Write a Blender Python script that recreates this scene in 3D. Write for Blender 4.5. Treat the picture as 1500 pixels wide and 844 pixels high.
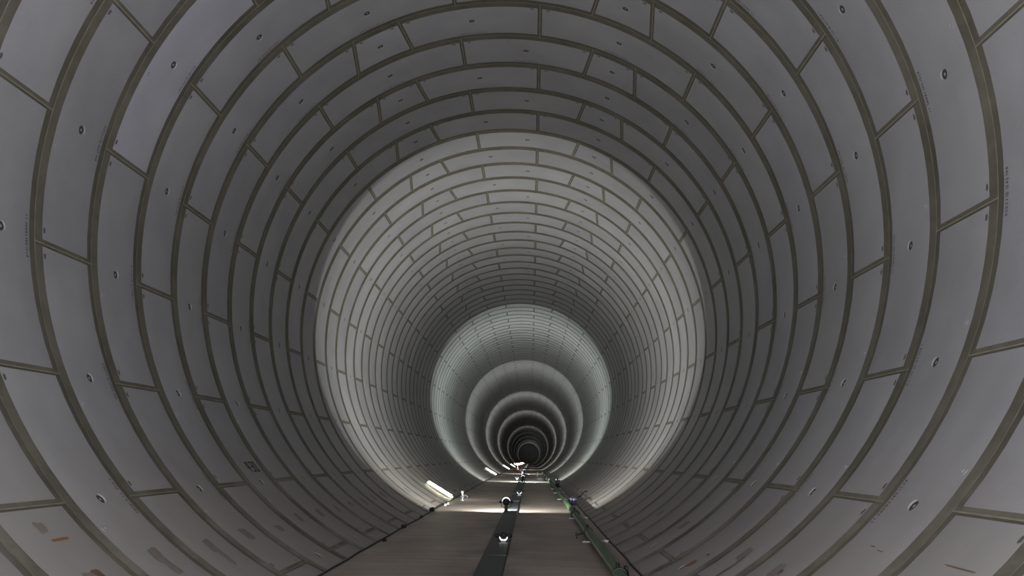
import bpy, bmesh, math, random
from mathutils import Vector, Matrix
random.seed(7)
for o in list(bpy.data.objects): bpy.data.objects.remove(o)
scn = bpy.context.scene
col = scn.collection
rad = math.radians

# ------------------------------------------------------------------ frame
# tunnel frame: x right, y up from the tunnel axis, s = distance along the tunnel (m)
R = 5.191                    # inner radius of the lining
FL = 4.73                    # floor lies this far below the axis
RW = 1.2                     # ring width
S0 = 19.453                  # distance of ring joint 0
CX, CY, ST = -1.361e-5, -5.681e-5, 93.44     # gentle bend of the drive, straight again after ST
def gz(s): return s*s if s < ST else 2*ST*s - ST*ST
def off(s):
    s = max(s, 0.0)
    return CX*gz(s), CY*gz(s)
def P(x, y, s):              # tunnel frame -> world (floor of the near end is z = 0)
    ox, oy = off(s)
    return Vector((x+ox, s, y+oy+FL))
def F(x, h, s): return P(x, h-FL, s)          # h above the floor
def ring_s(k): return S0 + k*RW
def tangent(s):
    a, b = P(0, 0, s-.5), P(0, 0, s+.5)
    return (b-a).normalized()
def frame_at(s, x=0.0, y=0.0):
    t = tangent(s); u = Vector((0, 0, 1)); r = t.cross(u).normalized(); u = r.cross(t).normalized()
    m = Matrix((r, t, u)).transposed().to_4x4(); m.translation = P(x, y, s)
    return m

# ------------------------------------------------------------------ camera
cam = bpy.data.cameras.new('camera'); camo = bpy.data.objects.new('camera', cam); col.objects.link(camo)
cam.sensor_fit = 'HORIZONTAL'; cam.sensor_width = 36.0; cam.lens = 36.0*1151.89/1500.0
cam.clip_start = .05; cam.clip_end = 2000
Mr = ((0.99959095, -0.0092292, -0.02706954), (0.01458139, 0.9787035, 0.20476044), (0.02460328, -0.20507139, 0.97843774))
r_ = Vector((Mr[0][0], Mr[2][0], Mr[1][0])); u_ = Vector((Mr[0][1], Mr[2][1], Mr[1][1])); d_ = Vector((Mr[0][2], Mr[2][2], Mr[1][2]))
cm = Matrix((r_, u_, -d_)).transposed().to_4x4(); cm.translation = Vector((0.6318753, 0, -3.15403952+FL))
camo.matrix_world = cm
scn.camera = camo

# ------------------------------------------------------------------ world, exposure
world = bpy.data.worlds.new('world'); scn.world = world; world.use_nodes = True
bg = world.node_tree.nodes['Background']; bg.inputs[0].default_value = (.8, .95, 1, 1); bg.inputs[1].default_value = .006
scn.view_settings.view_transform = 'Standard'; scn.view_settings.look = 'None'
scn.view_settings.exposure = 0.0; scn.view_settings.gamma = 1.0; scn.view_settings.use_curve_mapping = False

# floodlights on the tunnel floor: (x, s, lean of the bowl towards us, watts, colour, standing on)
FLOODS = [
    (0.05, -0.3, 3, 700, (.985, .978, 1.0)),
    (-0.04, 22.0, 9, 480, (.99, .99, .94)),
    (0.16, 47.2, 14, 760, (.90, 1.0, .94)),
    (0.06, 71.0, 2, 540, (.95, 1.0, .93)),  # this flood and those after it are added to light their bands
    (0.06, 103.5, 2, 520, (.97, 1.0, .95)),
    (0.06, 141.5, 2, 420, (1.0, .98, .93)),
    (0.06, 203.0, 2, 230, (1.0, .98, .93)),
]
LAMP_AIM = 52     # light leaves the floods this far forward of straight up
TUBE_GLOW = 16.0

# ------------------------------------------------------------------ materials
def mat(name):
    m = bpy.data.materials.new(name); m.use_nodes = True
    return m, m.node_tree.nodes, m.node_tree.links, m.node_tree.nodes['Principled BSDF']
def simple(name, c, rough=.6, metal=0.0, spec=.4):
    m, n, l, b = mat(name)
    nz = n.new('ShaderNodeTexNoise'); nz.inputs['Scale'].default_value = 9; nz.inputs['Detail'].default_value = 5
    tc = n.new('ShaderNodeTexCoord'); l.new(tc.outputs['Object'], nz.inputs['Vector'])
    rp = n.new('ShaderNodeValToRGB'); rp.color_ramp.elements[0].position = .3; rp.color_ramp.elements[1].position = .75
    rp.color_ramp.elements[0].color = (c[0]*.8, c[1]*.8, c[2]*.8, 1); rp.color_ramp.elements[1].color = (min(1, c[0]*1.12), min(1, c[1]*1.12), min(1, c[2]*1.12), 1)
    l.new(nz.outputs['Fac'], rp.inputs[0]); l.new(rp.outputs[0], b.inputs['Base Color'])
    b.inputs['Roughness'].default_value = rough; b.inputs['Metallic'].default_value = metal; b.inputs['Specular IOR Level'].default_value = spec
    return m
def glow(name, c, s):
    m, n, l, b = mat(name)
    b.inputs['Base Color'].default_value = (.9, .9, .88, 1); b.inputs['Emission Color'].default_value = (*c, 1); b.inputs['Emission Strength'].default_value = s
    b.inputs['Roughness'].default_value = .4
    return m
def noise(n, l, vec, scale, detail=6, rough=.55, stretch=None):
    nz = n.new('ShaderNodeTexNoise'); nz.inputs['Scale'].default_value = scale; nz.inputs['Detail'].default_value = detail; nz.inputs['Roughness'].default_value = rough
    if stretch:
        mp = n.new('ShaderNodeMapping'); mp.inputs['Scale'].default_value = stretch; l.new(vec, mp.inputs[0]); vec = mp.outputs[0]
    l.new(vec, nz.inputs['Vector']); return nz.outputs['Fac']
def ramp(n, l, fac, p0, c0, p1, c1):
    r = n.new('ShaderNodeValToRGB'); e = r.color_ramp.elements
    e[0].position = p0; e[0].color = (*c0, 1); e[1].position = p1; e[1].color = (*c1, 1); l.new(fac, r.inputs[0]); return r.outputs[0]
def mix(n, l, mode, fac, a, b):
    m = n.new('ShaderNodeMix'); m.data_type = 'RGBA'; m.blend_type = mode
    if isinstance(fac, float): m.inputs[0].default_value = fac
    else: l.new(fac, m.inputs[0])
    for s, v in ((6, a), (7, b)):
        if isinstance(v, tuple): m.inputs[s].default_value = (*v, 1)
        else: l.new(v, m.inputs[s])
    return m.outputs[2]

# precast concrete: cool grey, faint clouding, every segment cast a little lighter or darker
m_conc, n, l, b = mat('precast_concrete')
geo = n.new('ShaderNodeNewGeometry'); oi = n.new('ShaderNodeObjectInfo')
pos = geo.outputs['Position']
c1 = ramp(n, l, noise(n, l, pos, 1.1, 7, .6), .28, (.335, .338, .350), .72, (.40, .403, .416))
c2 = ramp(n, l, noise(n, l, pos, .35, 3), .35, (.92, .92, .93), .65, (1.04, 1.03, 1.03))
c3 = ramp(n, l, noise(n, l, pos, 60, 3), .3, (.95, .95, .95), .7, (1.03, 1.03, 1.03))
c = mix(n, l, 'MULTIPLY', 1.0, c1, c2); c = mix(n, l, 'MULTIPLY', 1.0, c, c3)
rr = ramp(n, l, oi.outputs['Random'], 0, (.93, .93, .93), 1, (1.06, 1.06, 1.06))
c = mix(n, l, 'MULTIPLY', 1.0, c, rr); c = mix(n, l, 'MULTIPLY', 1.0, c, oi.outputs['Color'])
# dried mud splashed on the lowest segments
sx = n.new('ShaderNodeSeparateXYZ'); l.new(pos, sx.inputs[0])
mr = n.new('ShaderNodeMapRange'); mr.inputs[1].default_value = 1.9; mr.inputs[2].default_value = .3; l.new(sx.outputs[2], mr.inputs[0])
nm = n.new('ShaderNodeMath'); nm.operation = 'MULTIPLY'; l.new(mr.outputs[0], nm.inputs[0])
mu = ramp(n, l, noise(n, l, pos, 1.6, 8, .65), .25, (.15, .15, .15), .62, (.95, .95, .95)); l.new(mu, nm.inputs[1])
c = mix(n, l, 'MIX', nm.outputs[0], c, (.375, .335, .305))
l.new(c, b.inputs['Base Color']); b.inputs['Roughness'].default_value = .62; b.inputs['Specular IOR Level'].default_value = .35
bp = n.new('ShaderNodeBump'); bp.inputs['Strength'].default_value = .12; bp.inputs['Distance'].default_value = .01
l.new(noise(n, l, pos, 14, 8, .65), bp.inputs['Height']); l.new(bp.outputs[0], b.inputs['Normal'])

# olive sealing compound on the chamfered joints
m_joint, n, l, b = mat('joint_compound')
geo = n.new('ShaderNodeNewGeometry'); pos = geo.outputs['Position']
c1 = ramp(n, l, noise(n, l, pos, 1.3, 6, .6), .3, (.105, .100, .078), .7, (.170, .162, .132))
c2 = ramp(n, l, noise(n, l, pos, 5, 6, .6), .3, (.86, .86, .86), .7, (1.12, 1.1, 1.08)); c = mix(n, l, 'MULTIPLY', 1.0, c1, c2)
sx = n.new('ShaderNodeSeparateXYZ'); l.new(pos, sx.inputs[0])
mr = n.new('ShaderNodeMapRange'); mr.inputs[1].default_value = 1.7; mr.inputs[2].default_value = .2; l.new(sx.outputs[2], mr.inputs[0])
nm = n.new('ShaderNodeMath'); nm.operation = 'MULTIPLY'; l.new(mr.outputs[0], nm.inputs[0])
mu = ramp(n, l, noise(n, l, pos, 1.2, 7, .65), .38, (0, 0, 0), .6, (.9, .9, .9)); l.new(mu, nm.inputs[1])
c = mix(n, l, 'MIX', nm.outputs[0], c, (.30, .265, .235))
l.new(c, b.inputs['Base Color']); b.inputs['Roughness'].default_value = .6; b.inputs['Specular IOR Level'].default_value = .3
m_seal = simple('pale_sealant', (.31, .295, .22), .6)
m_hole = simple('dark_grout_plug', (.07, .062, .055), .7)

# screeded floor
m_floor, n, l, b = mat('screed')
geo = n.new('ShaderNodeNewGeometry'); pos = geo.outputs['Position']
c1 = ramp(n, l, noise(n, l, pos, .9, 8, .62, (1, .55, 1)), .3, (.40, .33, .282), .72, (.56, .485, .43))
c2 = ramp(n, l, noise(n, l, pos, 2.2, 6, .6, (.25, 1.8, 1)), .34, (.84, .82, .80), .68, (1.12, 1.11, 1.10))
c3 = ramp(n, l, noise(n, l, pos, 40, 3), .3, (.92, .92, .92), .7, (1.05, 1.05, 1.05))
c = mix(n, l, 'MULTIPLY', 1.0, c1, c2); c = mix(n, l, 'MULTIPLY', 1.0, c, c3)
# damp trace beside the channel plates
sx = n.new('ShaderNodeSeparateXYZ'); l.new(pos, sx.inputs[0])
ab = n.new('ShaderNodeMath'); ab.operation = 'ABSOLUTE'; su = n.new('ShaderNodeMath'); su.operation = 'SUBTRACT'; su.inputs[1].default_value = .1
l.new(sx.outputs[0], su.inputs[0]); l.new(su.outputs[0], ab.inputs[0])
mr = n.new('ShaderNodeMapRange'); mr.inputs[1].default_value = 1.0; mr.inputs[2].default_value = .2; l.new(ab.outputs[0], mr.inputs[0])
nm = n.new('ShaderNodeMath'); nm.operation = 'MULTIPLY'; l.new(mr.outputs[0], nm.inputs[0])
mu = ramp(n, l, noise(n, l, pos, .7, 5, .6, (1, .5, 1)), .4, (0, 0, 0), .62, (.8, .8, .8)); l.new(mu, nm.inputs[1])
c = mix(n, l, 'MIX', nm.outputs[0], c, (.17, .148, .13))
l.new(c, b.inputs['Base Color']); b.inputs['Roughness'].default_value = .55; b.inputs['Specular IOR Level'].default_value = .4
bp = n.new('ShaderNodeBump'); bp.inputs['Strength'].default_value = .2; bp.inputs['Distance'].default_value = .01
l.new(noise(n, l, pos, 7, 8, .65, (.5, 2, 1)), bp.inputs['Height']); l.new(bp.outputs[0], b.inputs['Normal'])

m_plate = simple('slate_plate', (.060, .068, .068), .5, .2)
m_dark = simple('dark_rubber', (.022, .022, .024), .55)
m_black = simple('black_paint', (.03, .032, .033), .5)
m_green = simple('green_paint', (.075, .15, .07), .45)
m_dgreen = simple('dark_green_paint', (.028, .05, .028), .5)
m_white = simple('white_paint', (.80, .80, .78), .4)
m_steel = simple('galvanised_steel', (.62, .65, .72), .28, .7)
m_blue = simple('navy_plastic', (.035, .045, .11), .45)
m_pale = simple('pale_grey_plastic', (.42, .43, .48), .5)
m_red = simple('red_plastic', (.45, .06, .04), .5)
m_rust = simple('rust', (.20, .13, .095), .8)
m_mud = simple('brown_residue', (.285, .25, .225), .8)
m_orange = simple('orange_rust', (.34, .17, .08), .8)
m_ink = simple('black_stencil_ink', (.03, .032, .038), .7)
m_pad = simple('dark_packing', (.13, .13, .13), .7)
m_tube = glow('lit_diffuser', (1.0, .97, .66), TUBE_GLOW)
m_rim = glow('rim_highlight_glow', (.95, .94, 1.0), 1.6)  # emission stands in for the bright highlight on the lamp rims
m_lens = glow('lamp_lens', (1.0, .98, .95), 3.0)

# ------------------------------------------------------------------ helpers
def link(name, me, parent=None, m=None):
    o = bpy.data.objects.new(name, me); col.objects.link(o)
    if parent: o.parent = parent
    if m and me is not None and not me.materials: me.materials.append(m)
    return o
def tag(o, label=None, cat=None, group=None, kind=None):
    if label: o['label'] = label
    if cat: o['category'] = cat
    if group: o['group'] = group
    if kind: o['kind'] = kind
    return o
def empty(name, m4, label, cat, group=None):
    o = bpy.data.objects.new(name, None); col.objects.link(o); o.matrix_world = m4; o.empty_display_size = .1
    return tag(o, label, cat, group)
def mesh(name, verts, faces, mats=(), idx=None, smooth=False, sharp=None):
    me = bpy.data.meshes.new(name); me.from_pydata([tuple(v) for v in verts], [], faces)
    for m in mats: me.materials.append(m)
    if idx: me.polygons.foreach_set('material_index', idx)
    if smooth: me.polygons.foreach_set('use_smooth', [True]*len(me.polygons))
    me.update()
    if sharp is not None:
        bm = bmesh.new(); bm.from_mesh(me)
        for e in bm.edges:
            if len(e.link_faces) == 2 and e.calc_face_angle() > sharp: e.smooth = False
        bm.to_mesh(me); bm.free()
    return me
class MB:
    def __init__(s): s.v = []; s.f = []
    def add(s, vs, fs):
        o = len(s.v); s.v += [Vector(v) for v in vs]; s.f += [tuple(i+o for i in f) for f in fs]; return s
    def box(s, c, d, m=None, bev=0.0):
        x, y, z = d[0]/2, d[1]/2, d[2]/2
        bm = bmesh.new(); bmesh.ops.create_cube(bm, size=1.0)
        for v in bm.verts: v.co = Vector((v.co.x*d[0], v.co.y*d[1], v.co.z*d[2]))
        if bev: bmesh.ops.bevel(bm, geom=bm.edges[:], offset=bev, segments=2, affect='EDGES')
        m = m or Matrix()
        bm.verts.index_update()
        s.add([m @ (v.co + Vector(c)) for v in bm.verts], [[v.index for v in f.verts] for f in bm.faces]); bm.free(); return s
    def tube(s, pts, r, n=12, cap=True):
        pts = [Vector(p) for p in pts]; rs = r if isinstance(r, (list, tuple)) else [r]*len(pts)
        vs = []; up = Vector((0, 0, 1))
        for i, p in enumerate(pts):
            t = (pts[min(i+1, len(pts)-1)] - pts[max(i-1, 0)]).normalized()
            a = t.cross(up)
            if a.length < 1e-3: a = t.cross(Vector((1, 0, 0)))
            a.normalize(); bb = a.cross(t).normalized()
            for j in range(n):
                q = 2*math.pi*j/n; vs.append(p + (a*math.cos(q) + bb*math.sin(q))*rs[i])
        fs = [(i*n+j, i*n+(j+1) % n, (i+1)*n+(j+1) % n, (i+1)*n+j) for i in range(len(pts)-1) for j in range(n)]
        if cap: fs += [tuple(range(n))[::-1], tuple((len(pts)-1)*n+j for j in range(n))]
        return s.add(vs, fs)
    def lathe(s, prof, n=20, axis='Y', close=False):    # prof: (radius, along)
        vs = []
        for (r, h) in prof:
            for j in range(n):
                q = 2*math.pi*j/n; a, c2 = r*math.cos(q), r*math.sin(q)
                vs.append((a, h, c2) if axis == 'Y' else (a, c2, h))
        m = len(prof)
        fs = [(i*n+j, i*n+(j+1) % n, ((i+1) % m)*n+(j+1) % n, ((i+1) % m)*n+j) for i in range(m if close else m-1) for j in range(n)]
        return s.add(vs, fs)
    def obj(s, name, m, parent=None, smooth=False, me_name=None):
        me = mesh(me_name or name, s.v, s.f, (m,), smooth=smooth, sharp=rad(35) if smooth else None)
        bm = bmesh.new(); bm.from_mesh(me); bmesh.ops.recalc_face_normals(bm, faces=bm.faces); bm.to_mesh(me); bm.free()
        return link(name, me, parent)

# ------------------------------------------------------------------ lining
GAP, CH, LCH, DEP = .0080, .124, .044, .014
deg1 = R*math.pi/180         # metres per degree
def pol(r, a, y): return (r*math.sin(a), y, r*math.cos(a))
def seg_grid(n0, n1, f0, f1, rows, incols, center):
    """rows: s positions inside; returns verts & quads of a segment relative to angle `center` (deg)"""
    vs = []
    zs = [GAP, CH] + rows + [RW-CH, RW-GAP]
    for iz, z in enumerate(zs):
        t = z/RW; a0 = n0 + (f0-n0)*t; a1 = n1 + (f1-n1)*t
        g, ch = GAP/deg1, LCH/deg1
        inner = incols(a0+ch, a1-ch)
        an = [a0+g] + inner + [a1-g]
        for ic, a in enumerate(an):
            d = DEP if (iz in (0, len(zs)-1) or ic in (0, len(an)-1)) else 0
            vs.append(pol(R+d, rad(a-center), z))
    nc = len(an); nr = len(zs); fs = []; mi = []
    for i in range(nr-1):
        for j in range(nc-1):
            fs.append((i*nc+j, i*nc+j+1, (i+1)*nc+j+1, (i+1)*nc+j))
            mi.append(1 if i in (0, nr-2) or j in (0, nc-2) else 0)
    return vs, fs, mi, nr, nc
def seg_mesh(n0, n1, f0, f1, center):
    mid = (n0+n1+f0+f1)/4; hw = .13/deg1
    nside = max(2, int((n1-n0)/2/3.2))
    def inc(a, b2):
        L = [a + (mid-hw-a)*i/nside for i in range(nside+1)]
        Rr = [mid+hw + (b2-mid-hw)*i/nside for i in range(nside+1)]
        return L + [mid] + Rr
    vs, fs, mi, nr, nc = seg_grid(n0, n1, f0, f1, [.47, .60, .73], inc, center)
    ic = 1 + nside + 1; ir = 3            # index of the middle vertex
    ring8 = [(ir-1, ic-1), (ir-1, ic), (ir-1, ic+1), (ir, ic+1), (ir+1, ic+1), (ir+1, ic), (ir+1, ic-1), (ir, ic-1)]
    drop = {(ir-1)*(nc-1)+ic-1, (ir-1)*(nc-1)+ic, ir*(nc-1)+ic-1, ir*(nc-1)+ic}
    fs2 = [f for i, f in enumerate(fs) if i not in drop]; mi2 = [m for i, m in enumerate(mi) if i not in drop]
    peri = [r*nc+c for r, c in ring8]
    def circ(rr, dep):
        o = len(vs)
        for q in range(16):
            th = -3*math.pi/4 + q*math.pi/8
            vs.append(pol(R+dep, rad(mid-center + rr*math.cos(th)/deg1), .6 + rr*math.sin(th)))
        return [o+q for q in range(16)]
    A = circ(.066, 0); B = circ(.054, .011); Cc = circ(.048, .0135); Dd = circ(.018, .012)
    for q in range(8):
        p, p2 = peri[q], peri[(q+1) % 8]
        fs2.append((p, p2, A[(2*q+2) % 16], A[2*q+1], A[2*q])); mi2.append(0)
    for X, Y, m in ((A, B, 0), (B, Cc, 2), (Cc, Dd, 2)):
        for q in range(16): fs2.append((X[q], X[(q+1) % 16], Y[(q+1) % 16], Y[q])); mi2.append(m)
    fs2.append(tuple(Dd)); mi2.append(0)
    me = mesh('segment', vs, fs2, (m_conc, m_joint, m_hole), mi2, True)
    bm = bmesh.new(); bm.from_mesh(me); bmesh.ops.recalc_face_normals(bm, faces=bm.faces)
    f = max(bm.faces, key=lambda q: q.calc_area())
    cc = f.calc_center_median(); 
    if f.normal.dot(Vector((cc.x, 0, cc.z))) > 0: bmesh.ops.reverse_faces(bm, faces=bm.faces)
    for e in bm.edges:
        if len(e.link_faces) == 2 and e.calc_face_angle() > rad(8): e.smooth = False
    bm.to_mesh(me); bm.free()
    return me
# segment layout of an odd ring: (near start, near end, far start, far end)
LAY = [(7.9+35.7*i, 43.6+35.7*i)*2 for i in range(5)] + [(-99.1-35.7*i, -63.4-35.7*i)*2 for i in range(3)]
LAY += [(-63.4, -32.6, -63.4, -34.4), (-32.6, -22.3, -34.4, -20.9), (-22.3, 7.9, -20.9, 7.9)]
def mirror(L): return [(-b2-2.0, -a-2.0, -d-2.0, -c2-2.0) for a, b2, c2, d in L]
LAYS = {1: LAY, 0: mirror(LAY)}
K_NEAR, K_FAR = -12, 14      # rings built segment by segment
K_BACK, K_END = -22, 330

# shell behind the segments: shows as the pale line of sealant in the joints
vs, fs = [], []
stations = [ring_s(K_BACK) + i*RW*5 for i in range(int((K_END-K_BACK)/5)+1)]
NA = 180
for s in stations:
    for j in range(NA):
        a = 2*math.pi*j/NA; vs.append(P((R+.018)*math.sin(a), (R+.018)*math.cos(a), s))
for i in range(len(stations)-1):
    for j in range(NA): fs.append((i*NA+j, i*NA+(j+1) % NA, (i+1)*NA+(j+1) % NA, (i+1)*NA+j))
lining = link('wall_lining', mesh('wall_lining', vs, fs, (m_seal,), smooth=True))
tag(lining, 'round grey precast concrete tunnel lining with olive sealed joints', 'wall', kind='structure')

cache = {}
segs = {}
for k in range(K_NEAR, K_FAR+1):
    base = frame_at(ring_s(k))
    for i, (a, b2, c2, d) in enumerate(LAYS[k % 2]):
        cen = (a+b2+c2+d)/4
        key = (round(a-cen, 2), round(b2-cen, 2), round(c2-cen, 2), round(d-cen, 2))
        if key not in cache: cache[key] = seg_mesh(a, b2, c2, d, cen)
        o = link('segment', cache[key], lining)
        o.matrix_world = base @ Matrix.Rotation(rad(cen), 4, 'Y')
        segs[(k, i)] = (o, cen, a, b2, c2, d)
        v = random.uniform(.965, 1.035); o.color = (v, v, v*random.uniform(.99, 1.02), 1)
        if k == -8 and abs(cen+63.2) < 4: o.color = (1.16, 1.18, 1.27, 1)
        if k == -7 and abs(cen+48) < 3: o.color = (.93, .93, .95, 1)
# the rest of the rings, ahead and behind, too small or too many to pick apart
vs, fs, mi = [], [], []
def inc_far(nc):
    return lambda a, b2: [a + (b2-a)*i/nc for i in range(nc+1)]
for k in list(range(K_BACK, K_NEAR)) + list(range(K_FAR+1, K_END)):
    base = frame_at(ring_s(k))
    for (a, b2, c2, d) in LAYS[k % 2]:
        v, f, m, _, _ = seg_grid(a, b2, c2, d, [], inc_far(3 if b2-a < 15 else (7 if k < 60 else 4)), 0)
        o = len(vs); vs += [base @ Vector(q) for q in v]; fs += [tuple(i+o for i in reversed(q)) for q in f]; mi += m
run = link('segment_run', mesh('segment_run', vs, fs, (m_conc, m_joint), mi), lining); run['kind'] = 'stuff'

m4 = frame_at(ring_s(K_END)-4)
bh = MB().lathe([(.0, 0), (2.0, -.25), (4.2, -.15), (R+.01, 0), (R+.01, .3), (.0, .3)], 48, 'Y').obj('wall_far_end', m_conc); bh.matrix_world = m4
tag(bh, 'dim end wall closing the tunnel far ahead', 'wall', kind='structure')
# small marks on the nearer segments: packing at the corners, stencilled codes, lifting holes
def wall_patch(a, s, pts, dep=.005):     # pts: (arc metres, along metres) -> verts in ring frame
    return [pol(R-dep, rad(a + p/deg1), s+q) for p, q in pts]
def pad_mesh():
    pts = [(-.034, -.017), (.022, -.022), (.038, .004), (.022, .020), (-.022, .017), (-.038, .002)]
    return mesh('corner_packing', wall_patch(0, 0, pts), [tuple(range(6))], (m_pad,))
pad = pad_mesh()
def code_mesh(seed):
    rd = random.Random(seed); v, f = [], []
    x = -.25
    while x < .25:
        w2 = rd.choice((.018, .022, .026)); h = .036
        kind = rd.randrange(3)
        bars = [((x, -h/2), (x+w2*.3, h/2))] if kind == 0 else [((x, -h/2), (x+w2, -h/2+.010)), ((x, h/2-.010), (x+w2, h/2))] if kind == 1 else [((x, -h/2), (x+.007, h/2)), ((x+w2-.007, -h/2), (x+w2, h/2))]
        for (p0, q0), (p1, q1) in bars:
            o = len(v); v += wall_patch(0, 0, [(p0, q0), (p1, q0), (p1, q1), (p0, q1)]); f.append((o, o+1, o+2, o+3))
        x += .036 if rd.random() < .85 else .06
    return mesh('stencil_code', v, f, (m_ink,))
codes = [code_mesh(i) for i in range(4)]
lift = MB().lathe([(.034, 0), (.034, -.006), (.022, -.006), (.022, 0)], 12, 'Z')
lift_me = mesh('lifting_ring', [v + Vector((0, 0, R)) for v in lift.v], lift.f, (m_conc,))
def place(name, me, k, ang, s, parent, spin=0.0):
    o = link(name, me, parent)
    o.matrix_world = frame_at(ring_s(k)) @ Matrix.Rotation(rad(ang), 4, 'Y') @ Matrix.Translation((0, s, 0))
    return o
bpy.context.view_layer.update()
for (k, i), (o, cen, a, b2, c2, d) in segs.items():
    if k > -1 or abs(cen) > 152: continue
    t = .13
    a0 = a + (c2-a)*t; a1 = b2 + (d-b2)*t
    for an in (a0 + 1.75, a1 - 1.75):
        if abs(an) < 154: place('corner_packing', pad, k, an, .160, o)
    if i == 9 or k > -4: continue
    place('stencil_code', random.choice(codes), k, cen, 1.022, o)
    if abs(cen) < 140: place('lifting_ring', lift_me, k, cen-4.1, .21, o)
# ring number
def num_mesh():
    v, f = [], []
    def bar(x0, y0, x1, y1):           # x along the tunnel, y up the wall
        o = len(v)
        v.extend([pol(R-.006, rad(p/deg1), q) for p, q in ((y0, x0), (y0, x1), (y1, x1), (y1, x0))]); f.append((o, o+1, o+2, o+3))
    H, W, T = .21, .115, .033
    def four(x):
        bar(x, H*.36, x+W, H*.36+T*.8); bar(x+W*.55, 0, x+W*.55+T, H); bar(x, H*.36, x+T*.8, H*.75); bar(x+T*.3, H*.7, x+T*1.2, H)
    def three(x):
        for y in (0, H/2-T*.4, H-T*.8): bar(x, y, x+W, y+T*.8)
        bar(x+W-T, 0, x+W, H)
    def zero(x):
        bar(x, 0, x+W, T*.8); bar(x, H-T*.8, x+W, H); bar(x, 0, x+T, H); bar(x+W-T, 0, x+W, H)
    four(-.21); three(-.05); zero(.11)
    return mesh('ring_number', v, f, (m_ink,))
num_parent = [o for (k, i), (o, cen, a, b2, c2, d) in segs.items() if k == -6 and a <= -131.5 <= b2][0]
o = place('ring_number', num_mesh(), -6, -132.6, .68, num_parent); o['label'] = 'black stencilled ring number 430'

# residue where track brackets used to sit, on both sides of every near ring, with a few longer rust runs
def blob(seed, w2, h, jag=.3, n2=26):
    rd = random.Random(seed); pts = []; ph = [rd.uniform(0, 6.28) for _ in range(4)]
    for i in range(n2):
        q = 2*math.pi*i/n2; e = 1/max(abs(math.cos(q)), abs(math.sin(q)))
        e = 1 + (e-1)*.75
        wob = .5 + .22*math.sin(2*q+ph[0]) + .18*math.sin(3*q+ph[1]) + .25*rd.random()
        rr = e*(1-jag*wob); pts.append((w2/2*rr*math.cos(q), h/2*rr*math.sin(q)))
    return pts
def owner(k, ang):
    for (kk, i), (o, cen, a, b2, c2, d) in segs.items():
        if kk == k and a <= ang <= b2: return o
    return lining
def stain(k, ang, s, arc, along, m, seed, jag=.35):
    pts = blob(seed, arc, along, jag)
    o = place('rust_stain', mesh('rust_stain', wall_patch(0, 0, pts, .005), [tuple(range(len(pts)))], (m,)), k, ang, s, owner(k, ang))
for k in range(-12, 7):
    for sd in (-1, 1):
        rd = random.Random(k*2+sd)
        if sd > 0 and k not in (-10, -9, -6, -4): continue
        if k > 0 and rd.random() < .5: continue
        stain(k, sd*(144.3+rd.uniform(-.6, .9)), .6, rd.uniform(.16, .30), rd.uniform(.16, .28), m_mud, 40+k+sd, .28)
stain(-11, -139.3, .66, .035, .26, m_orange, 3, .1)
stain(-11, -137.6, .55, .20, .16, m_mud, 4, .5)
stain(-11, -145.5, .66, .40, .24, m_rust, 5, .4)
stain(-10, -146, .62, .30, .2, m_mud, 6, .4)
stain(-9, -146.6, .62, .6, .12, m_mud, 8, .5)
stain(-9, 147.2, .5, .75, .10, m_rust, 9, .55); stain(-9, 145.2, .55, .12, .09, m_rust, 10, .4)
stain(-10, 144.6, .5, .10, .10, m_rust, 11, .3); stain(-10, 146.2, .45, .30, .10, m_mud, 12, .5)
stain(-12, 138.1, .48, .016, .42, m_rust, 13, .2); stain(-11, 138.5, .44, .012, .12, m_orange, 14, .2); stain(-11, 138.2, .62, .012, .10, m_rust, 15, .2)
stain(-8, 149.5, .5, .25, .2, m_orange, 16, .5); stain(-8, 147, .4, .05, .12, m_rust, 17, .4)

# ------------------------------------------------------------------ floor
def strip(x0, x1, s0, s1, top, thick, step=4.0, bev=0.0):
    n2 = max(1, int((s1-s0)/step)); v = []; f = []
    for i in range(n2+1):
        s = s0 + (s1-s0)*i/n2
        v += [F(x0, top, s), F(x1, top, s), F(x1, top-thick, s), F(x0, top-thick, s)]
    for i in range(n2):
        q = i*4
        for j in range(4): f.append((q+j, q+(j+1) % 4, q+4+(j+1) % 4, q+4+j))
    f += [(0, 1, 2, 3), (n2*4+3, n2*4+2, n2*4+1, n2*4)]
    return v, f
XE = math.sqrt(R*R-FL*FL)
v, f = strip(-XE-.01, XE+.01, ring_s(K_BACK), ring_s(K_END)-6, -.045, .1, 6)
floor = link('floor', mesh('floor', v, f, (m_hole,))); tag(floor, 'brown screeded concrete floor along the tunnel invert', 'floor', kind='structure')
SL = 7.2
for i in range(-3, 15):
    s0 = 12.95 + (i-0)*SL
    v, f = strip(-XE+.022, XE-.022, s0+.006, s0+SL-.006, 0, .09, 2.4)
    link('slab', mesh('slab', v, f, (m_floor,)), floor)
v, f = strip(-XE+.022, XE-.022, 12.95+15*SL, ring_s(K_END)-8, 0, .09, 6)
link('slab', mesh('slab', v, f, (m_floor,)), floor)

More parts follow.
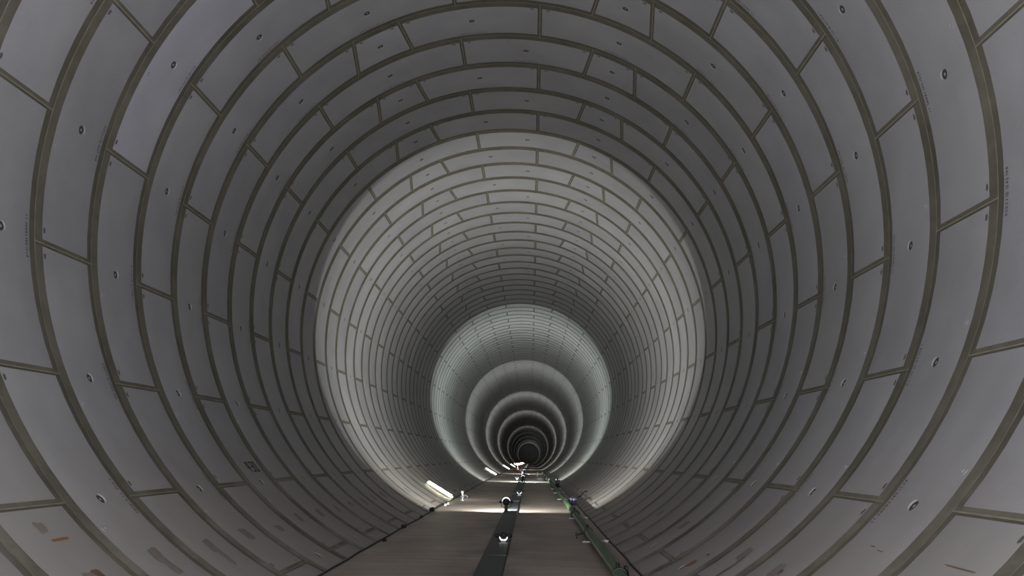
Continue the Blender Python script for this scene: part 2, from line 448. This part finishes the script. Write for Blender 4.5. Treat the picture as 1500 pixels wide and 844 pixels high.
# channel covers down the middle
cov = empty('channel_cover', frame_at(11, .075, -FL), 'dark grey plate-covered channel strip down the middle of the floor', 'channel cover')
inv = cov.matrix_world.inverted()
s = 3.0; i = 0
while s < 190:
    L = 2.4 if s < 90 else 12
    w2 = .195; tilt = random.uniform(-.008, .008); v = []
    h = .045 + random.uniform(-.004, .006)
    for q in (s+.008, s+L-.008):
        v += [F(.075-w2, h-.045, q), F(.075-w2+.02, h+tilt, q), F(.075+w2-.02, h-tilt, q), F(.075+w2, h-.045, q)]
    f = [(0, 1, 5, 4), (1, 2, 6, 5), (2, 3, 7, 6), (0, 3, 2, 1), (4, 5, 6, 7), (0, 4, 7, 3)]
    me = mesh('cover_plate', [inv @ q for q in v], f, (m_plate,)); link('cover_plate', me, cov)
    s += L

# ------------------------------------------------------------------ floodlights
def bowl_profile(r):
    outer = [(r*math.cos(t), -r*.95*math.sin(t)) for t in [rad(x) for x in range(0, 91, 10)]]
    outer[-1] = (.004, outer[-1][1])
    inner = [(q*.9, h*.9) for q, h in reversed(outer)]
    return outer + inner
def lamp(x, s, lean, label, lit_from, lit_to, cat='lamp', watts=0, colr=(1, 1, 1), r=.105, hc=.215):
    root = empty('floor_lamp', frame_at(s, x, -FL+.047), label, cat, 'round lamps on the channel covers')
    T = Matrix.Translation((0, 0, hc)) @ Matrix.Rotation(rad(lean), 4, 'X')
    mb = MB().lathe(bowl_profile(r), 28, 'Y', True); mb.v = [T @ q for q in mb.v]
    mb.obj('bowl', m_black, root, True)
    # rim crescent, its bright highlight put in as glow over part of its turn
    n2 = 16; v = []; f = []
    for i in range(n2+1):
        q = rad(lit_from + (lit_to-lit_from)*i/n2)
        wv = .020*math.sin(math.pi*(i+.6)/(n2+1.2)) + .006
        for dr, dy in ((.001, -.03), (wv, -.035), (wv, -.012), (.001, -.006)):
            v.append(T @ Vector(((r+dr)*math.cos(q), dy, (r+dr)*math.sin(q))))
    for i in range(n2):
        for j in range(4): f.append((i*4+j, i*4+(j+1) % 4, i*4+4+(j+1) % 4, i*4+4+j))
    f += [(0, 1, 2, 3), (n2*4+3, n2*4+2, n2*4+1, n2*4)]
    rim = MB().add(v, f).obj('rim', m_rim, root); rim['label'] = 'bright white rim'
    for sx_ in (-1, 1):
        kb = MB().lathe([(.0, .0), (.026, .0), (.036, .02), (.036, .05), (.022, .07), (.0, .07)], 12, 'Y')
        q = Matrix.Translation((sx_*(r+.012), -.02, hc)) @ Matrix.Rotation(-sx_*math.pi/2, 4, 'Z')
        kb.v = [q @ w_ for w_ in kb.v]; kb.obj('knob', m_dark, root, True)
    st = MB().box((0, -.03, (hc-.08)/2), (.085, .05, max(.05, hc-.08)), bev=.008).box((0, -.03, .008), (.15, .13, .016), bev=.004)
    st.obj('stand', m_pale if watts == 0 else m_black, root)
    hb = hc-r-.045
    yk = MB().tube([(-r-.03, -.03, hc), (-r-.02, -.03, hb+.03), (-.03, -.03, hb), (.03, -.03, hb), (r+.02, -.03, hb+.03), (r+.03, -.03, hc)], .009, 8)
    yk.obj('yoke', m_black, root, True)
    if watts:
        ln = MB().lathe([(.0, 0), (.006, 0), (.006, -.006), (.0, -.006)], 10, 'Y'); ln.v = [T @ q for q in ln.v]; ln.obj('lens', m_lens, root)
        L = bpy.data.lights.new('lamp_light', 'AREA'); L.shape = 'DISK'; L.size = .008; L.energy = watts; L.color = colr
        lo = bpy.data.objects.new('lamp_light', L); col.objects.link(lo); lo.parent = root
        ax = Vector((0, math.sin(rad(LAMP_AIM)), math.cos(rad(LAMP_AIM))))
        lo.matrix_local = Matrix.Translation((0, .008, hc + .012)) @ (-ax).to_track_quat('-Z', 'Y').to_matrix().to_4x4() @ Matrix.Rotation(math.pi, 4, 'X')
    return root
LB = ['round black lamp on the channel covers behind the viewer', 'round black lamp with upturned bright rim where the first lit band begins',
      'round black lamp where the second lit band begins', 'round black lamp added to light the third band',
      'round black lamp added to light the fourth band', 'round black lamp added to light the fifth band', 'round black lamp added to light the farthest band']
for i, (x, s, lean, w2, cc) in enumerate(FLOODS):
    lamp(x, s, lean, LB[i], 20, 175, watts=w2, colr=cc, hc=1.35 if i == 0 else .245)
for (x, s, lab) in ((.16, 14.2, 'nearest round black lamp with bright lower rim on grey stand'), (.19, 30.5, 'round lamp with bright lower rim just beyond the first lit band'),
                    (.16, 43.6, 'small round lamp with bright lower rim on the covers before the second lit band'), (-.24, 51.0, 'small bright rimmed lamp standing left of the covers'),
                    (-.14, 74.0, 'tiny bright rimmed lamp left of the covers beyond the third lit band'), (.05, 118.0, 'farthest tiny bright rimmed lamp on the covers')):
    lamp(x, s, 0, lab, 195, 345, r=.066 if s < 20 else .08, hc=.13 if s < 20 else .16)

# ------------------------------------------------------------------ wall luminaires on the left
def luminaire(s, label, watts=0, group='wall luminaires'):
    ang = rad(-150.1); rr = R*.982
    n_in = Vector((-math.sin(ang), 0, -math.cos(ang))); tg = Vector((math.cos(ang), 0, -math.sin(ang)))
    base = Matrix((tg, Vector((0, 1, 0)), n_in)).transposed().to_4x4()
    m4 = frame_at(s, rr*math.sin(ang), rr*math.cos(ang)) @ base
    root = empty('wall_luminaire', m4, label, 'lamp', group)
    MB().box((0, 0, -.045), (1.06, .22, .05), bev=.01).obj('housing', m_pale, root)
    MB().box((0, 0, .02), (.98, .20, .085), bev=.03).obj('diffuser', m_tube, root, True)
    for q in (-1, 1): MB().box((q*.515, 0, .01), (.035, .19, .10), bev=.01).obj('end_cap', m_pale, root)
    if watts:
        L = bpy.data.lights.new('luminaire_light', 'AREA'); L.shape = 'RECTANGLE'; L.size = .95; L.size_y = .16; L.energy = watts; L.color = (1.0, .99, .90) if s < 200 else (.93, 1.0, .98)
        lo = bpy.data.objects.new('luminaire_light', L); col.objects.link(lo); lo.parent = root
        lo.matrix_local = Matrix.Translation((0, 0, .07)) @ Matrix.Rotation(math.pi, 4, 'X')
    for q in (-.35, .35): MB().box((q, 0, -.085), (.05, .12, .05), bev=.006).obj('bracket', m_pale, root)
for s, lab in ((28.2, 'nearest and largest glowing wall luminaire low on the left wall'), (63.9, 'second glowing wall luminaire along the left wall'), (105.2, 'third glowing wall luminaire along the left wall'),
               (147, 'fourth glowing wall luminaire along the left wall'), (182, 'fifth glowing wall luminaire along the left wall'), (215, 'sixth glowing wall luminaire, in the far row'),
               (252, 'seventh glowing wall luminaire, in the far row'), (295, 'eighth glowing wall luminaire, in the far row'), (345, 'ninth glowing wall luminaire, last but one of the row'), (388, 'glowing wall luminaire added past the row to light the end wall')):
    luminaire(s, lab, {28.2: 60, 63.9: 24, 105.2: 22, 147: 18, 215: 25, 252: 45, 295: 65, 345: 90, 388: 320}.get(s, 0))  # the farthest luminaire is added to light the end wall

# ------------------------------------------------------------------ green pipe on the right
PX, PR = 1.745, .078
pipe = empty('green_pipe', frame_at(11, PX, -FL), 'long green pipe lying on the floor near the right wall', 'pipe')
inv = pipe.matrix_world.inverted()
cuts = [4.6, 10.4, 15.9, 20.6, 25.6, 31, 36.4, 42, 48, 54, 60, 70, 84]
for a, b2 in zip(cuts[:-1], cuts[1:]):
    pts = [inv @ F(PX, .100, a + .02 + (b2-a-.04)*i/4) for i in range(5)]
    MB().tube(pts, PR, 16).obj('pipe_length', m_green, pipe, True)
for i, c in enumerate(cuts[1:-1]):
    big = c == 20.6
    r2 = .118 if big else .096
    mb = MB().tube([inv @ F(PX, .100, c+q) for q in ((-.11, .11) if big else (-.06, .06))], r2, 16)
    cp = mb.obj('coupling', m_dgreen, pipe, True)
    MB().tube([inv @ F(PX-.02, .100+r2-.01, c), inv @ F(PX-.02, .100+r2+.05, c)], .022, 8).obj('bolt', m_dark, cp)
mb = MB().box((0, 0, 0), (.05, .16, .12), bev=.006); mb.v = [inv @ (q + F(PX+.125, .10, 10.75)) for q in mb.v]; mb.obj('bracket', m_dark, pipe)
mb = MB().tube([inv @ F(PX-.09, .10, 15.75), inv @ F(PX-.26, .05, 15.75)], .016, 8).tube([inv @ F(PX-.24, .02, 15.6), inv @ F(PX-.24, .10, 15.95)], .012, 8)
mb.obj('drain_cock', m_dgreen, pipe)
ordn = ['nearest', 'second', 'third', 'fourth', 'fifth', 'sixth', 'farthest']
for i, s in enumerate((15.05, 20.45, 29.1, 34.0, 38.1, 46.0, 55.0)):
    root = empty('pipe_support', frame_at(s, PX+.06, -FL), ordn[i] + ' white support bar under the green pipe', 'support bar', 'white bars under the pipe')
    MB().box((0, 0, .011), (.46, .06, .02), bev=.004).obj('bar', m_white, root)
    MB().box((.185, 0, .0355), (.12, .06, .029), bev=.004).obj('tab', m_white, root)
    for q in (-.19,): MB().tube([(q, 0, .021), (q, 0, .035)], .012, 8).obj('bolt', m_steel, root)

# ------------------------------------------------------------------ things on the floor
# blue box
t = empty('tool_box', frame_at(25.9, 2.0-.05, -FL), 'navy blue box with two pale strips beside the green pipe', 'box')
MB().box((0, 0, .10), (.24, .34, .20), bev=.015).obj('body', m_blue, t)
MB().box((0, 0, .215), (.255, .355, .04), bev=.012).obj('lid', m_blue, t)
for q in (-.06, .03): MB().box((q, -.173, .15), (.022, .008, .12)).obj('strip', m_pale, t)
MB().tube([(-.07, 0, .23), (-.07, 0, .27), (.07, 0, .27), (.07, 0, .23)], .011, 8).obj('handle', m_dark, t, True)
# black case further on
t = empty('equipment_case', frame_at(41.2, 1.965, -FL), 'black equipment case standing at the right wall beyond the blue box', 'case')
MB().box((0, 0, .20), (.22, .42, .40), bev=.02).obj('body', m_black, t)
MB().box((0, 0, .42), (.225, .44, .05), bev=.015).obj('lid', m_dark, t)
MB().tube([(-.09, 0, .44), (-.09, 0, .51), (.09, 0, .51), (.09, 0, .44)], .014, 8).obj('handle', m_dark, t, True)
for q in (-.07, .07): MB().box((q, -.215, .37), (.04, .012, .07), bev=.004).obj('latch', m_steel, t)
# coil of hose and dark box past it
t = empty('hose_coil', frame_at(50.5, 1.24, -FL), 'coil of black hose on the floor at the right, beyond the black case', 'hose')
for q, (r2, h) in enumerate(((.30, .035), (.27, .10), (.30, .165))):
    MB().tube([(r2*math.cos(rad(x)), r2*math.sin(rad(x)), h) for x in range(0, 361, 15)], .034, 8, False).obj('turn', m_dark, t, True)
# steel standpipe by the first wall luminaire
t = empty('standpipe', frame_at(27.4, -1.68, -FL), 'small shiny steel standpipe with curved branch at the left wall', 'standpipe')
MB().lathe([(.0, 0), (.075, 0), (.075, .014), (.0, .014)], 16, 'Z').obj('base_plate', m_steel, t, True)
MB().tube([(0, 0, .012), (0, 0, .25)], .026, 12).obj('riser', m_steel, t, True)
MB().lathe([(.0, .24), (.036, .25), (.046, .285), (.036, .32), (.0, .33)], 14, 'Z').obj('cap', m_steel, t, True)
MB().tube([(.0, 0, .17), (.09, 0, .185), (.14, 0, .165), (.165, 0, .11), (.15, 0, .05)], .02, 10).obj('branch', m_steel, t, True)
MB().tube([(-.06, 0, .14), (.06, 0, .14)], .034, 10).obj('collar', m_steel, t, True)
# bar leaning on the right wall
t = empty('wall_bar', frame_at(28.9, 2.38, -FL+.20), 'short dark bar slanting up the right wall beyond the blue box', 'bar')
mb = MB().tube([(-.16, 0, -.19), (.08, .02, .02), (.15, .02, .10), (.24, .03, .11)], .024, 8); mb.obj('rod', m_dark, t, True)
MB().box((-.16, 0, -.16), (.08, .08, .05), bev=.008).obj('foot', m_dark, t)
# cable along the left edge of the floor
pts = []
s = 4.0; rd = random.Random(5)
while s < 120:
    pts.append(F(-XE+.075+rd.uniform(-.012, .02), .016, s)); s += .8
cab = MB().tube(pts, .014, 6).obj('power_cable', m_dark, None, True); tag(cab, 'thin black cable lying along the left edge of the floor', 'cable')
pts = []
s = 4.0
while s < 90:
    pts.append(F(XE-.045+rd.uniform(-.012, .012), .014, s)); s += .8
cab = MB().tube(pts, .012, 6).obj('power_cable', m_dark, None, True); tag(cab, 'thin black cable lying along the right edge of the floor', 'cable')
# dark sandbags / lumps on the left edge
def lump(x, s, w2, h, label):
    bm = bmesh.new(); bmesh.ops.create_icosphere(bm, subdivisions=3, radius=1)
    rd = random.Random(int(s*10))
    from mathutils import noise as mn
    for q in bm.verts:
        k2 = 1 + .35*mn.noise(q.co*1.6 + Vector((s, 0, 0)))
        q.co = Vector((q.co.x*w2*k2, q.co.y*w2*1.3*k2, max(-.0, h*.45 + q.co.z*h*.55*k2)))
    me = bpy.data.meshes.new('cable_clamp'); bm.to_mesh(me); bm.free(); me.materials.append(m_dark)
    me.polygons.foreach_set('use_smooth', [True]*len(me.polygons))
    o = link('floor_lump', me); o.matrix_world = frame_at(s, x, -FL)
    tag(o, label, 'lump', 'dark lumps on the left floor edge')
lump(-2.06, 22.1, .075, .11, 'largest dark lump on the left floor edge where the first lit band begins')
lump(-2.06, 20.0, .035, .05, 'small dark lump on the left floor edge just before the first lit band')
lump(-2.05, 17.2, .055, .08, 'dark lump on the left floor edge, second from the nearest')
lump(-1.98, 14.6, .04, .05, 'nearest dark lump, lying on the left floor edge')
# white clips by the first luminaire
for q, (x, s, lab) in enumerate(((-1.96, 24.6, 'small white clip on the left floor edge, nearer of two'), (-1.95, 25.3, 'small white clip on the left floor edge, closer to the luminaire'))):
    t = empty('cable_clip', frame_at(s, x, -FL), lab, 'clip', 'white clips on the left floor edge')
    MB().box((0, 0, .012), (.07, .05, .024), bev=.006).obj('foot', m_white, t)
    MB().tube([(-.025, 0, .02), (-.02, 0, .055), (.02, 0, .055), (.025, 0, .02)], .011, 8).obj('loop', m_white, t, True)
# red markers and a white post far down
for x, s, lab in ((-1.35, 100.0, 'tiny red marker cone far off at the left, nearer of two'), (-1.05, 104.0, 'tiny red marker cone far off at the left, farther of two')):
    t = empty('marker_cone', frame_at(s, x, -FL), lab, 'cone', 'red cones far down the tunnel')
    MB().box((0, 0, .015), (.36, .36, .03), bev=.008).obj('base', m_red, t)
    MB().lathe([(.13, .03), (.03, .55), (.0, .56)], 14, 'Z').obj('cone', m_red, t, True)
    MB().lathe([(.098, .20), (.073, .34), (.07, .34), (.095, .20)], 14, 'Z', True).obj('band', m_pale, t, True)
t = empty('marker_post', frame_at(63.0, 1.15, -FL), 'small white post on the floor left of the green pipe, far off', 'post')
MB().tube([(0, 0, .02), (0, 0, .30)], .05, 10).obj('shaft', m_white, t, True)
MB().box((0, 0, .012), (.18, .18, .024), bev=.004).obj('base', m_pale, t)
